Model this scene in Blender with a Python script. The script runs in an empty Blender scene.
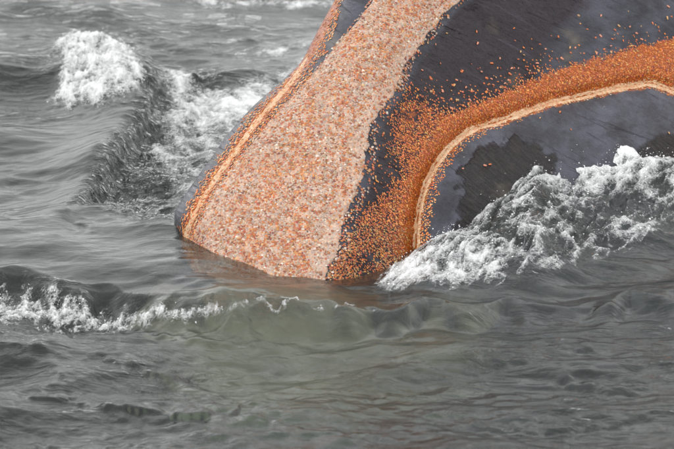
import bpy, math
import numpy as np
from mathutils import Vector

# ------------------------------------------------------------------ camera
rng = np.random.default_rng(7)
scene = bpy.context.scene
COL = scene.collection
TH = math.radians(15.0)          # look-down angle of the boat deck
DIST = 16.0                      # metres from lens to the water in mid frame
K = 2.2 / 674.0                  # metres per photo pixel at that distance
SN, CS = math.sin(TH), math.cos(TH)
UPX = CS / K                     # photo pixels that one metre of height lifts a point

cam_data = bpy.data.cameras.new("camera")
cam = bpy.data.objects.new("camera", cam_data)
COL.objects.link(cam)
cam.location = (0, -DIST * CS, DIST * SN)
cam.rotation_euler = (math.pi / 2 - TH, 0, 0)
cam_data.sensor_width = 36.0
cam_data.lens = 36.0 * DIST / 2.2
cam_data.clip_start = 0.5
cam_data.clip_end = 8000
cam_data.dof.use_dof = True
cam_data.dof.focus_distance = DIST - 0.35
cam_data.dof.aperture_fstop = 7.1
scene.camera = cam

# ------------------------------------------------------------------ overcast sky and veiled sun
SUN_EL, SUN_AZ = math.radians(52), math.radians(215)
world = bpy.data.worlds.new("World")
scene.world = world
world.use_nodes = True
wn, wl = world.node_tree.nodes, world.node_tree.links
wn.clear()
out = wn.new("ShaderNodeOutputWorld")
bg = wn.new("ShaderNodeBackground")
bg.inputs["Strength"].default_value = 0.12
sky = wn.new("ShaderNodeTexSky")
sky.sky_type = 'NISHITA'
sky.sun_disc = False
sky.sun_elevation = SUN_EL
sky.sun_rotation = SUN_AZ
sky.dust_density = 4.0
hs = wn.new("ShaderNodeHueSaturation")
hs.inputs["Saturation"].default_value = 0.12
tcw = wn.new("ShaderNodeTexCoord")
cl = wn.new("ShaderNodeTexNoise")
cl.inputs["Scale"].default_value = 2.6
cl.inputs["Detail"].default_value = 5
cr = wn.new("ShaderNodeMapRange")
cr.inputs["From Min"].default_value = 0.3
cr.inputs["From Max"].default_value = 0.7
cr.inputs["To Min"].default_value = 8.2
cr.inputs["To Max"].default_value = 13.2
mixw = wn.new("ShaderNodeMix")
mixw.data_type = 'RGBA'
mixw.inputs["Factor"].default_value = 0.85
wl.new(tcw.outputs["Generated"], cl.inputs["Vector"])
wl.new(cl.outputs["Fac"], cr.inputs["Value"])
wl.new(sky.outputs["Color"], hs.inputs["Color"])
wl.new(hs.outputs["Color"], mixw.inputs["A"])
wl.new(cr.outputs["Result"], mixw.inputs["B"])
wl.new(mixw.outputs["Result"], bg.inputs["Color"])
wl.new(bg.outputs["Background"], out.inputs["Surface"])

sun_data = bpy.data.lights.new("sun", 'SUN')
sun_data.energy = 0.6
sun_data.angle = math.radians(14)
sun_data.color = (1.0, 0.97, 0.93)
sun = bpy.data.objects.new("sun", sun_data)
COL.objects.link(sun)
sd = Vector((math.sin(SUN_AZ) * math.cos(SUN_EL), math.cos(SUN_AZ) * math.cos(SUN_EL), math.sin(SUN_EL)))
sun.rotation_euler = sd.to_track_quat('Z', 'Y').to_euler()
sun.location = sd * 60

scene.view_settings.view_transform = 'Standard'
scene.view_settings.look = 'None'
scene.view_settings.gamma = 1.0
scene.view_settings.exposure = 0.62
scene.view_settings.use_curve_mapping = False
scene.render.engine = 'CYCLES'
scene.cycles.use_denoising = True
scene.cycles.max_bounces = 6
scene.cycles.caustics_refractive = True
scene.cycles.blur_glossy = 0.2
scene.cycles.transparent_max_bounces = 16

# ------------------------------------------------------------------ numpy helpers
def _hash(ix, iy, seed):
    h = (ix.astype(np.int64) * 374761393 + iy.astype(np.int64) * 668265263 + seed * 1442695041) & 0xFFFFFFFF
    h = ((h ^ (h >> 13)) * 1274126177) & 0xFFFFFFFF
    h = ((h ^ (h >> 16)) * 2246822519) & 0xFFFFFFFF
    return ((h ^ (h >> 15)) & 0xFFFFFF) / float(0xFFFFFF)

def noise(x, y, seed=0):
    """gradient noise, about -1..1"""
    ix, iy = np.floor(x), np.floor(y)
    fx, fy = x - ix, y - iy
    u, v = fx * fx * fx * (fx * (fx * 6 - 15) + 10), fy * fy * fy * (fy * (fy * 6 - 15) + 10)
    def g(dx, dy):
        a = _hash(ix + dx, iy + dy, seed) * 2 * math.pi
        return np.cos(a) * (fx - dx) + np.sin(a) * (fy - dy)
    a = g(0, 0) * (1 - u) + g(1, 0) * u
    b = g(0, 1) * (1 - u) + g(1, 1) * u
    return (a * (1 - v) + b * v) * 1.5

def fbm(x, y, octaves=4, seed=0, gain=0.5):
    s, a, n = 0.0, 1.0, 0.0
    for o in range(octaves):
        s = s + a * noise(x * 2 ** o + 17.3 * o, y * 2 ** o - 9.1 * o, seed + o)
        n += a
        a *= gain
    return s / n

def worley(x, y, seed=0):
    ix, iy = np.floor(x), np.floor(y)
    best = np.full(np.shape(x), 9.0)
    for dx in (-1, 0, 1):
        for dy in (-1, 0, 1):
            cx, cy = ix + dx, iy + dy
            px = cx + _hash(cx, cy, seed)
            py = cy + _hash(cx, cy, seed + 91)
            best = np.minimum(best, (x - px) ** 2 + (y - py) ** 2)
    return np.sqrt(best)

def sstep(a, b, x):
    t = np.clip((x - a) / (b - a), 0, 1)
    return t * t * (3 - 2 * t)

def curve_x(pts):
    """x as a function of y through pts (x, y)"""
    p = sorted(pts, key=lambda q: q[1])
    ys, xs = np.array([q[1] for q in p], float), np.array([q[0] for q in p], float)
    yy = np.arange(ys[0], ys[-1] + 1, 1.0)
    xx = np.interp(yy, ys, xs)
    for _ in range(24):
        xx[1:-1] = (xx[:-2] + 2 * xx[1:-1] + xx[2:]) / 4
    return lambda y: np.interp(y, yy, xx)

def curve_y(pts):
    p = sorted(pts)
    xs, ys = np.array([q[0] for q in p], float), np.array([q[1] for q in p], float)
    return lambda x: np.interp(x, xs, ys)

def seg_dist(x, y, pts):
    """distance to a polyline; also position along it in 0..1"""
    best = np.full(np.shape(x), 1e9)
    along = np.zeros(np.shape(x))
    n = len(pts) - 1
    for i in range(n):
        (ax, ay), (bx, by) = pts[i], pts[i + 1]
        dx, dy = bx - ax, by - ay
        t = np.clip(((x - ax) * dx + (y - ay) * dy) / (dx * dx + dy * dy), 0, 1)
        d = np.hypot(x - ax - t * dx, y - ay - t * dy)
        m = d < best
        best = np.where(m, d, best)
        along = np.where(m, (i + t) / n, along)
    return best, along

def inside(x, y, poly):
    c = np.zeros(np.shape(x), bool)
    j = len(poly) - 1
    for i in range(len(poly)):
        (xi, yi), (xj, yj) = poly[i], poly[j]
        if yi != yj:
            c ^= ((yi > y) != (yj > y)) & (x < (xj - xi) * (y - yi) / (yj - yi) + xi)
        j = i
    return c

def sdf(x, y, poly):
    """positive inside"""
    d, _ = seg_dist(x, y, list(poly) + [poly[0]])
    return np.where(inside(x, y, poly), d, -d)

def mesh_from(name, verts, faces, smooth=True):
    """faces: (n,3) or (n,4) int array"""
    me = bpy.data.meshes.new(name)
    faces = np.ascontiguousarray(faces, np.int32)
    n, k = faces.shape
    me.vertices.add(len(verts))
    me.vertices.foreach_set("co", np.ascontiguousarray(verts, np.float32).ravel())
    me.loops.add(n * k)
    me.loops.foreach_set("vertex_index", faces.ravel())
    me.polygons.add(n)
    me.polygons.foreach_set("loop_start", np.arange(0, n * k, k, dtype=np.int32))
    me.polygons.foreach_set("use_smooth", np.full(n, smooth))
    me.update(calc_edges=True)
    me.validate()
    return me

def add_attr(me, name, values):
    a = me.attributes.new(name, 'FLOAT', 'POINT')
    a.data.foreach_set("value", np.ascontiguousarray(values, np.float32).ravel())

def add_vec(me, name, values):
    a = me.attributes.new(name, 'FLOAT_VECTOR', 'POINT')
    a.data.foreach_set("vector", np.ascontiguousarray(values, np.float32).ravel())

def add_col(me, name, values):
    a = me.attributes.new(name, 'FLOAT_COLOR', 'POINT')
    v = np.concatenate([values, np.ones((len(values), 1))], 1)
    a.data.foreach_set("color", np.ascontiguousarray(v, np.float32).ravel())

def link(name, me, mat, parent=None, **props):
    o = bpy.data.objects.new(name, me)
    COL.objects.link(o)
    if mat is not None and not me.materials:
        me.materials.append(mat)
    if parent is not None:
        o.parent = parent
    for k, v in props.items():
        o[k] = v
    return o

def grid_faces(nr, nc):
    i = np.arange(nr * nc).reshape(nr, nc)
    return np.stack([i[:-1, :-1], i[:-1, 1:], i[1:, 1:], i[1:, :-1]], -1).reshape(-1, 4)

# ------------------------------------------------------------------ materials
class Mat:
    def __init__(self, name):
        self.m = bpy.data.materials.new(name)
        self.m.use_nodes = True
        self.n, self.l = self.m.node_tree.nodes, self.m.node_tree.links
        self.n.clear()
        self.out = self.n.new("ShaderNodeOutputMaterial")
    def node(self, kind, **kw):
        nd = self.n.new(kind)
        for k, v in kw.items():
            setattr(nd, k, v)
        return nd
    def put(self, nd, key, v):
        s = nd.inputs[key]
        if isinstance(v, bpy.types.NodeSocket):
            self.l.new(v, s)
        else:
            s.default_value = v
    def attr(self, name, sock="Fac"):
        return self.node("ShaderNodeAttribute", attribute_name=name).outputs[sock]
    def noise(self, vec, scale, detail=4, rough=0.55, dist=0.0):
        nd = self.node("ShaderNodeTexNoise")
        self.put(nd, "Vector", vec); self.put(nd, "Scale", scale); self.put(nd, "Detail", detail)
        self.put(nd, "Roughness", rough); self.put(nd, "Distortion", dist)
        return nd.outputs["Fac"]
    def mapping(self, vec, rot=(0, 0, 0), scale=(1, 1, 1)):
        a = self.node("ShaderNodeMapping")
        self.put(a, "Vector", vec); self.put(a, "Rotation", rot)
        nd = self.node("ShaderNodeMapping")
        self.put(nd, "Vector", a.outputs["Vector"]); self.put(nd, "Scale", scale)
        return nd.outputs["Vector"]
    def rng(self, v, a, b, c=0.0, d=1.0):
        nd = self.node("ShaderNodeMapRange")
        nd.interpolation_type = 'SMOOTHSTEP'
        for k, x in zip(("Value", "From Min", "From Max", "To Min", "To Max"), (v, a, b, c, d)):
            self.put(nd, k, x)
        return nd.outputs["Result"]
    def math(self, op, a, b=0.0):
        nd = self.node("ShaderNodeMath", operation=op)
        self.put(nd, 0, a); self.put(nd, 1, b)
        return nd.outputs[0]
    def mix(self, f, a, b):
        nd = self.node("ShaderNodeMix", data_type='RGBA')
        self.put(nd, "Factor", f); self.put(nd, "A", a); self.put(nd, "B", b)
        return nd.outputs["Result"]
    def bump(self, h, strength, dist, normal=None):
        nd = self.node("ShaderNodeBump")
        self.put(nd, "Height", h); self.put(nd, "Strength", strength); self.put(nd, "Distance", dist)
        if normal is not None:
            self.put(nd, "Normal", normal)
        return nd.outputs["Normal"]
    def principled(self, **kw):
        p = self.node("ShaderNodeBsdfPrincipled")
        for k, v in kw.items():
            self.put(p, k.replace("_", " "), v)
        return p

def rgb(r, g, b):
    f = lambda c: (c / 255 / 12.92) if c / 255 <= 0.04045 else ((c / 255 + 0.055) / 1.055) ** 2.4
    return (f(r), f(g), f(b), 1.0)

def water_material():
    M = Mat("sea_water")
    pos = M.node("ShaderNodeNewGeometry").outputs["Position"]
    calm = M.attr("calm")
    rip1 = M.noise(M.mapping(pos, (0, 0, 0.25), (10, 17, 10)), 1.0, 5, 0.6, 0.6)
    rip2 = M.noise(M.mapping(pos, (0, 0, -0.2), (38, 60, 38)), 1.0, 4, 0.6, 0.8)
    n1 = M.bump(rip1, M.rng(calm, 0.1, 0.85, 0.85, 0.16), 0.022)
    n2 = M.bump(rip2, M.rng(calm, 0.1, 0.85, 0.6, 0.08), 0.005, n1)
    fres = M.node("ShaderNodeFresnel")
    M.put(fres, "IOR", 1.333); M.put(fres, "Normal", n2)
    gl = M.node("ShaderNodeBsdfGlossy")
    M.put(gl, "Roughness", 0.02); M.put(gl, "Normal", n2)
    tr = M.node("ShaderNodeBsdfRefraction")
    M.put(tr, "Color", (0.95, 0.97, 0.95, 1)); M.put(tr, "IOR", 1.333); M.put(tr, "Roughness", 0.04); M.put(tr, "Normal", n2)
    df = M.node("ShaderNodeBsdfDiffuse")
    murk = M.mix(M.noise(pos, 1.4, 3), (0.022, 0.030, 0.030, 1), (0.040, 0.048, 0.044, 1))
    M.put(df, "Color", murk); M.put(df, "Normal", n2)
    m1 = M.node("ShaderNodeMixShader")
    M.put(m1, 0, 0.30); M.l.new(tr.outputs[0], m1.inputs[1]); M.l.new(df.outputs[0], m1.inputs[2])
    m2 = M.node("ShaderNodeMixShader")
    M.l.new(fres.outputs[0], m2.inputs[0]); M.l.new(m1.outputs[0], m2.inputs[1]); M.l.new(gl.outputs[0], m2.inputs[2])
    M.l.new(m2.outputs[0], M.out.inputs["Surface"])
    va = M.node("ShaderNodeVolumeAbsorption")
    M.put(va, "Color", (0.55, 0.84, 0.72, 1)); M.put(va, "Density", 0.85)
    M.l.new(va.outputs[0], M.out.inputs["Volume"])
    return M.m

def skin_material():
    M = Mat("whale_skin")
    uv = M.attr("suv", "Vector")
    dark, rough = M.attr("dark"), M.attr("rough")
    mot = M.noise(uv, 9, 6, 0.6)
    fine = M.noise(uv, 70, 5, 0.65)
    col = M.mix(M.rng(mot, 0.35, 0.68), rgb(36, 35, 42), rgb(64, 65, 75))
    dk = M.mix(M.rng(fine, 0.35, 0.7), rgb(21, 14, 19), rgb(38, 29, 36))
    dsel = M.rng(M.math('ADD', dark, M.math('MULTIPLY', M.math('SUBTRACT', mot, 0.5), 1.1)), 0.3, 0.7)
    col = M.mix(dsel, col, dk)
    # stretched cracks and scars, and a bluish-grey sheen painted into the skin colour
    s1 = M.noise(M.mapping(uv, (0, 0, math.radians(30)), (6, 48, 1)), 1.0, 5, 0.62, 0.5)
    s2 = M.noise(M.mapping(uv, (0, 0, math.radians(18)), (4, 34, 1)), 1.0, 5, 0.65, 0.7)
    crack = M.math('MAXIMUM', M.math('MULTIPLY', M.rng(s1, 0.58, 0.68), M.rng(mot, 0.42, 0.6)), M.math('MULTIPLY', M.rng(s2, 0.62, 0.72), 0.8))
    painted_sheen = M.rng(s1, 0.30, 0.45, 1, 0)
    col = M.mix(M.math('MULTIPLY', crack, 0.4), col, rgb(22, 19, 22))
    col = M.mix(M.math('MULTIPLY', painted_sheen, 0.15), col, rgb(94, 95, 104))
    strand = M.noise(M.mapping(uv, (0, 0, math.radians(42)), (16, 130, 1)), 1.0, 5, 0.65, 0.5)
    rsel = M.rng(M.math('ADD', rough, M.math('MULTIPLY', M.math('SUBTRACT', strand, 0.5), 0.7)), 0.25, 0.6)
    rc = M.mix(M.rng(strand, 0.42, 0.72), rgb(9, 7, 7), rgb(38, 31, 31))
    col = M.mix(rsel, col, rc)
    mat = M.attr("mat")
    msel = M.rng(M.math('ADD', mat, M.math('MULTIPLY', M.math('SUBTRACT', M.noise(uv, 40, 4), 0.5), 1.0)), 0.35, 0.7)
    col = M.mix(M.math('MULTIPLY', msel, 0.9), col, M.mix(fine, rgb(176, 88, 18), rgb(104, 50, 16)))
    col = M.mix(M.math('MULTIPLY', M.rng(M.attr('pale'), 0.2, 1.1), 0.85), col, rgb(158, 146, 124))
    # pale flecks
    fl = M.noise(M.mapping(uv, (0, 0, -0.6), (30, 90, 1)), 1.0, 2, 0.5)
    col = M.mix(M.math('MULTIPLY', M.rng(fl, 0.74, 0.78), 0.7), col, rgb(175, 170, 165))
    wr = M.noise(M.mapping(uv, (0, 0, math.radians(32)), (30, 52, 1)), 1.0, 6, 0.66, 1.0)
    h = M.math('SUBTRACT', M.math('ADD', M.math('MULTIPLY', fine, 0.3), M.math('MULTIPLY', wr, 0.9)), M.math('MULTIPLY', crack, 0.8))
    h = M.math('ADD', h, M.math('MULTIPLY', M.math('MULTIPLY', strand, rsel), 2.5))
    nrm = M.bump(h, 0.9, 0.006)
    p = M.principled(Base_Color=col, Roughness=M.rng(fine, 0.3, 0.7, 0.2, 0.42), Normal=nrm)
    M.put(p, "Specular IOR Level", 0.12); M.put(p, "Coat Weight", 0.16); M.put(p, "Coat Roughness", 0.1); M.put(p, "Coat Normal", nrm)
    M.l.new(p.outputs[0], M.out.inputs["Surface"])
    return M.m

def callus_material(name, a, b, c, grains=0.4):
    M = Mat(name)
    uv = M.attr("suv", "Vector")
    big, fine = M.noise(uv, 12, 5, 0.6), M.noise(uv, 120, 4, 0.6)
    col = M.mix(M.rng(big, 0.35, 0.65), a, b)
    col = M.mix(M.rng(fine, 0.5, 0.72), col, c)
    for sc, lo, hi in ((190.0, 0.62, 0.66), (260.0, 0.58, 0.62)):
        g = M.node("ShaderNodeTexVoronoi"); M.put(g, "Vector", uv); M.put(g, "Scale", sc)
        sp = M.node("ShaderNodeSeparateColor"); M.l.new(g.outputs["Color"], sp.inputs[0])
        grain = M.mix(sp.outputs[1], rgb(176, 92, 40), rgb(206, 178, 148))
        col = M.mix(M.math('MULTIPLY', M.rng(sp.outputs[0], lo, hi), grains), col, grain)
    p = M.principled(Base_Color=col, Roughness=0.6, Normal=M.bump(fine, 0.7, 0.004))
    M.l.new(p.outputs[0], M.out.inputs["Surface"])
    return M.m

def louse_material():
    M = Mat("whale_louse_shell")
    c = M.attr("tint", "Color")
    pos = M.node("ShaderNodeNewGeometry").outputs["Position"]
    n = M.noise(pos, 260, 3)
    col = M.mix(M.math('MULTIPLY', M.rng(n, 0.35, 0.75), 0.35), c, rgb(120, 62, 30))
    p = M.principled(Base_Color=col, Roughness=0.42)
    M.put(p, "Subsurface Weight", 0.0)
    M.l.new(p.outputs[0], M.out.inputs["Surface"])
    return M.m

def lone_louse_material(name, c1, c2):
    M = Mat(name)
    pos = M.node("ShaderNodeTexCoord").outputs["Object"]
    col = M.mix(M.rng(M.noise(pos, 160, 3), 0.35, 0.65), c1, c2)
    p = M.principled(Base_Color=col, Roughness=0.42)
    M.l.new(p.outputs[0], M.out.inputs["Surface"])
    return M.m

def foam_material():
    M = Mat("sea_foam")
    den = M.attr("froth")
    pos = M.node("ShaderNodeNewGeometry").outputs["Position"]
    n = M.math('ADD', M.math('MULTIPLY', M.noise(pos, 48, 6, 0.7), 0.6), M.math('MULTIPLY', M.noise(pos, 170, 3, 0.6), 0.4))
    v = M.node("ShaderNodeTexVoronoi"); M.put(v, "Vector", pos); M.put(v, "Scale", 150.0)
    wv = M.node("ShaderNodeVectorMath", operation='ADD')
    wn_ = M.node("ShaderNodeTexNoise"); M.put(wn_, "Vector", pos); M.put(wn_, "Scale", 20.0); M.put(wn_, "Detail", 5.0)
    sc_n = M.node("ShaderNodeVectorMath", operation='SCALE'); M.put(sc_n, 0, wn_.outputs["Color"]); M.put(sc_n, "Scale", 0.12)
    M.put(wv, 0, pos); M.put(wv, 1, sc_n.outputs[0])
    net = M.node("ShaderNodeTexVoronoi", feature='DISTANCE_TO_EDGE')
    M.put(net, "Vector", M.mapping(wv.outputs[0], (0, 0, 0.3), (62, 30, 62))); M.put(net, "Scale", 1.0)
    lace = M.math('MULTIPLY', M.rng(net.outputs["Distance"], 0.0, 0.30, 0.16, -0.16), M.rng(den, 0.1, 0.75, 1.0, 0.15))
    a = M.math('ADD', M.math('ADD', den, lace), M.math('MULTIPLY', M.math('SUBTRACT', n, 0.5), 1.5))
    fac = M.rng(a, 0.06, 1.05)
    hgt = M.math('ADD', n, M.math('MULTIPLY', v.outputs["Distance"], -0.6))
    p = M.principled(Base_Color=(0.64, 0.65, 0.655, 1), Roughness=0.3, Normal=M.bump(hgt, 0.8, 0.006))
    tr = M.node("ShaderNodeBsdfTransparent")
    mx = M.node("ShaderNodeMixShader")
    M.put(mx, 0, M.math('MULTIPLY', fac, 0.9)); M.l.new(tr.outputs[0], mx.inputs[1]); M.l.new(p.outputs[0], mx.inputs[2])
    M.l.new(mx.outputs[0], M.out.inputs["Surface"])
    return M.m

def droplet_material():
    M = Mat("spray_droplets")
    p = M.principled(Base_Color=(0.72, 0.73, 0.73, 1), Roughness=0.12)
    M.put(p, "IOR", 1.33)
    tr = M.node("ShaderNodeBsdfTransparent")
    mx = M.node("ShaderNodeMixShader")
    M.put(mx, 0, M.attr("froth")); M.l.new(tr.outputs[0], mx.inputs[1]); M.l.new(p.outputs[0], mx.inputs[2])
    M.l.new(mx.outputs[0], M.out.inputs["Surface"])
    return M.m

def plain_material(name, c):
    M = Mat(name)
    pos = M.node("ShaderNodeNewGeometry").outputs["Position"]
    p = M.principled(Base_Color=M.mix(M.noise(pos, 0.5, 4), c, tuple(x * 0.5 for x in c[:3]) + (1,)), Roughness=0.9)
    M.l.new(p.outputs[0], M.out.inputs["Surface"])
    return M.m

# ------------------------------------------------------------------ sea: heights over the water plane
# plan coordinates (qx, qy): where a point of the mean water level shows in the photograph
def to_plan(X, Y):
    t, d = Y * SN, Y * CS
    f = DIST / (DIST + d)
    return 337 + X * f / K, 224.5 - t * f / K

def from_plan(qx, qy):
    ty = (224.5 - qy) * K
    Y = ty * DIST / (DIST * SN - ty * CS)
    f = (DIST + Y * CS) / DIST
    return (qx - 337) * K * f, Y

def lift(pts):
    """photo points (x, y, height) to plan points"""
    return [(x, y + z * UPX) for x, y, z in pts]

CREST_H = curve_y([(-900, 0.04), (-60, 0.056), (100, 0.066), (170, 0.092), (225, 0.094), (280, 0.076), (340, 0.062), (390, 0.052), (450, 0.040), (560, 0.032), (674, 0.030), (1500, 0.01)])
_cr_img = curve_y([(-900, 230), (-60, 262), (0, 269), (100, 279), (190, 290), (270, 301), (330, 306), (380, 309), (450, 307), (560, 301), (674, 296), (1500, 280)])
CREST = lambda qx: _cr_img(qx) + CREST_H(qx) * UPX

wave_dirs = []
_wr = np.random.default_rng(11)
for i in range(46):
    lam = 0.055 * (1.35 / 0.055) ** (i / 45.0)
    ang = -math.pi / 2 + _wr.normal(0, 0.55) + 0.12
    wave_dirs.append((2 * math.pi / lam, math.cos(ang), math.sin(ang), _wr.uniform(0, 6.28), lam))

WASH = lift([(424, 252, .05), (438, 240, .07), (455, 226, .09), (478, 214, .11), (510, 200, .12), (531, 184, .14), (533, 163, .155),
             (560, 156, .16), (600, 162, .15), (674, 156, .15), (760, 150, .14), (900, 170, .1), (760, 214, .06),
             (674, 228, .06), (625, 246, .05), (585, 264, .04), (545, 284, .02), (500, 294, .0), (440, 298, .0), (378, 294, .02), (392, 270, .04)])
TURB = lift([(150, 60, .03), (185, 60, .02), (215, 70, 0), (225, 110, 0), (205, 150, 0), (185, 190, 0), (172, 225, 0), (182, 246, 0),
             (140, 236, 0), (95, 214, .02), (66, 205, .05), (95, 160, .06), (140, 100, .06)])
RIDGE = lift([(150, 60, .07), (143, 95, .08), (118, 130, .08), (92, 165, .07), (66, 203, .06)])
BREAKER = (98, 60 + .05 * UPX)

def calm_field(qx, qy):
    """1 = glassy, 0 = torn up"""
    c = np.full(np.shape(qx), 0.55) + 0.25 * np.clip(noise(qx / 90, qy / 40, 14), -1, 1)
    cr = CREST(qx)
    back = sstep(70, 10, cr - qy) * (qy < cr + 2)
    c = c + 0.45 * back * sstep(640, 380, qx)
    left = sstep(170, 120, qx) * sstep(90, 140, qy) * (qy < cr)
    c = np.maximum(c, 0.92 * left)
    tsd = sdf(qx, qy, TURB)
    c = c * (1 - sstep(-10, 8, tsd))
    wsd = sdf(qx, qy, WASH)
    c = c * (1 - sstep(-8, 10, wsd))
    return np.clip(c, 0, 1)

def flow_ridge(qx, qy, a, b, seed):
    """torn ridges running down along the wash"""
    u, v = qx - 0.35 * qy, qy + 0.30 * qx
    w = 0.6 * noise(u / (2 * a), v / (2 * b), seed + 1)
    return (1 - np.abs(noise(u / a + w, v / b + w, seed))) ** 2

def water_height(X, Y, detail=True):
    qx, qy = to_plan(X, Y)
    near = np.exp(-(np.maximum(0, np.hypot(X, Y) - 4) / 8.0))
    calm = calm_field(qx, qy)
    wx = X + 0.10 * noise(X * 1.3, Y * 1.1, 3)
    wy = Y + 0.14 * noise(X * 1.1 + 5, Y * 0.9, 4)
    z = np.zeros(np.shape(X))
    fore = 1.0 + 0.1 * sstep(300, 345, qy)
    grp = 0.55 + 0.75 * np.clip(noise(X * 1.7 + 3, Y * 0.8, 21) + 0.25, 0, 1.2)
    for k, cx, cy, ph, lam in wave_dirs:
        s = np.sin(k * (wx * cx + wy * cy) + ph)
        sharp = s
        amp = 0.0058 * lam ** 0.92 * fore
        g = (1.0 - 0.72 * calm) * grp if lam < 0.45 else 0.8
        z = z + amp * g * (sharp + 0.35 * (s * s - 0.5) * 2)
    # the small breaking crest in front of the whale
    cr = CREST(qx) + (6 + 7 * sstep(300, 420, qx)) * noise(qx / 40, qy / 60 + 3.3, 5) + 2.0 * noise(qx / 20, qy / 9 + 1.3, 6)
    h = CREST_H(qx) * (1 + 0.45 * noise(qx / 62, qy / 90 + 5.1, 15) * sstep(230, 400, qx))
    e = cr - qy
    backp = 0.2 * np.exp(-np.maximum(e, 0) / 30.0) + 0.8 * np.clip(1 - e / 120.0, 0, 1) ** 1.2
    pl = np.exp(-((qx - 195) / 75.0) ** 2)
    backp = (1 - pl) * backp + pl * sstep(150, 45, e)
    trough = np.interp(qx, [0, 130, 260, 400], [0.28, 0.2, 0.08, 0.25])
    front = sstep(-np.interp(qx, [0, 200, 300, 380, 500], [19, 20, 19, 15, 16]) - 6 * noise(qx / 30, qy / 40, 8), 1.5, e) * (1 + trough) - trough * np.exp(-np.maximum(-e - 14, 0) / 35.0)
    z = z + h * np.where(e > 0, backp, front)
    rg = (1 - np.abs(noise(X * 2.3 + 1.1 * noise(X, Y, 61), Y * 3.4, 62))) ** 2.5
    rg2 = (1 - np.abs(noise(X * 5.2 + Y, Y * 8.0, 63))) ** 2.2
    chop = (1 - 0.85 * calm)
    z = z + fore * chop * (0.017 * rg + 0.0085 * rg2 * grp - 0.011)
    z = z + wavelets(qx, qy)
    # ridge thrown off to the left
    rd, ra = seg_dist(qx, qy, RIDGE)
    side = qx - np.interp(qy, [p[1] for p in RIDGE], [p[0] for p in RIDGE])
    z = z + 0.065 * np.exp(-(rd / (38.0 - 28.0 * sstep(-14, 10, side))) ** 2) * np.sin(np.clip(ra, 0.04, 0.98) * 3.05) ** 0.7
    tsd = sdf(qx, qy, TURB)
    tm = sstep(-8, 14, tsd)
    z = z + tm * (0.030 * fbm(X * 10, Y * 4.5, 5, 31, 0.64) + 0.014 * (1 - np.abs(noise(X * 9 + Y * 2, Y * 6, 33))) ** 2 - 0.03)
    # breaking clump
    bd = np.hypot((qx - BREAKER[0]) / 50.0, (qy - BREAKER[1]) / 40.0)
    z = z + 0.055 * np.exp(-(bd / 0.9) ** 3) * (1 + 0.7 * fbm(qx / 24, qy / 14, 4, 41, 0.6))
    # wash piled against the lip
    wsd = sdf(qx, qy, WASH)
    wtop = curve_y([(380, 0.02), (424, .06), (478, .11), (510, .15), (533, .20), (565, .195), (600, .165), (674, .15), (800, .12), (900, .06)])(qx)
    wl_, wa_ = seg_dist(qx, qy, WASH[:11])
    fall = np.exp(-(wl_ / 56.0) ** 1.5)
    ww = sstep(-34, 14, wsd)
    z = z + wtop * fall * ww
    z = z + sstep(-4, 14, wsd) * (0.020 * (flow_ridge(qx, qy, 30, 8, 51) - 0.45) + 0.005 * (flow_ridge(qx, qy, 12, 4, 54) - 0.45) + 0.0035 * fbm(qx / 4, qy / 3, 3, 57) + 0.008 * fbm(qx / 28, qy / 14, 3, 58))
    return z * near

WAVELETS = [([(20, 398), (60, 396), (100, 402), (150, 409), (190, 416), (230, 413), (256, 405)], .017), ([(-20, 352), (30, 354), (60, 360)], .010),
            ([(145, 332), (175, 341), (205, 347), (262, 345)], .013), ([(48, 372), (72, 381)], .008), ([(95, 360), (140, 368), (185, 378)], .012),
            ([(205, 376), (250, 373)], .008), ([(349, 377), (392, 379)], .009), ([(398, 373), (417, 373)], .007), ([(545, 349), (580, 352), (602, 350)], .009),
            ([(560, 380), (600, 383), (642, 388)], .010), ([(337, 400), (390, 396), (422, 390)], .009), ([(460, 420), (540, 426), (600, 419), (690, 432)], .010),
            ([(-10, 432), (60, 438), (120, 441), (180, 447)], .011), ([(337, 424), (380, 430), (432, 428)], .009), ([(270, 440), (330, 438), (400, 444)], .009),
            ([(0, 216), (24, 231)], .007), ([(58, 229), (92, 243)], .008), ([(480, 366), (530, 362)], .008), ([(620, 360), (690, 366)], .010), ([(250, 425), (300, 421)], .008)]
def wavelets(qx, qy):
    z = np.zeros(np.shape(qx))
    for pts, a in WAVELETS:
        x0, x1 = pts[0][0], pts[-1][0]
        m = (qx > x0 - 25) & (qx < x1 + 25) & (np.abs(qy - pts[0][1]) < 90)
        if not m.any():
            continue
        x, y = qx[m], qy[m]
        line = curve_y(pts)(x) + a * UPX * 0.5 + 3.2 * noise(x / 24, y / 22, int(x0) + 7) + 1.1 * noise(x / 7, y / 7, int(x0) + 9)
        e = line - y
        taper = sstep(x0 - 20, x0 + 12, x) * sstep(x1 + 20, x1 - 12, x) * (0.35 + 0.9 * sstep(-0.35, 0.3, noise(x / 16, y / 7, int(x0) + 13)))
        z[m] += 0.55 * a * taper * np.where(e > 1.5, np.exp(-(e - 1.5) / 13.0), sstep(-3.2, 1.5, e) * 1.5 - 0.5 * np.exp(-np.maximum(-e - 4.5, 0) / 8.0))
    return z

def axis(lo, hi, step, far, growth):
    a = list(np.arange(lo, hi + step / 2, step))
    s = step
    while a[-1] < far:
        s = min(s * growth, 400)
        a.append(a[-1] + s)
    s = step
    while a[0] > -far:
        s = min(s * growth, 400)
        a.insert(0, a[0] - s)
    return np.array(a)

ax = axis(-1.28, 1.28, 0.0042, 3000, 1.16)
ay = axis(-2.65, 2.75, 0.0080, 3000, 1.16)
GX, GY = np.meshgrid(ax, ay)
GZ = water_height(GX, GY)
nr, nc = GX.shape
V = np.stack([GX, GY, GZ], -1).reshape(-1, 3)
F = grid_faces(nr, nc)
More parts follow.
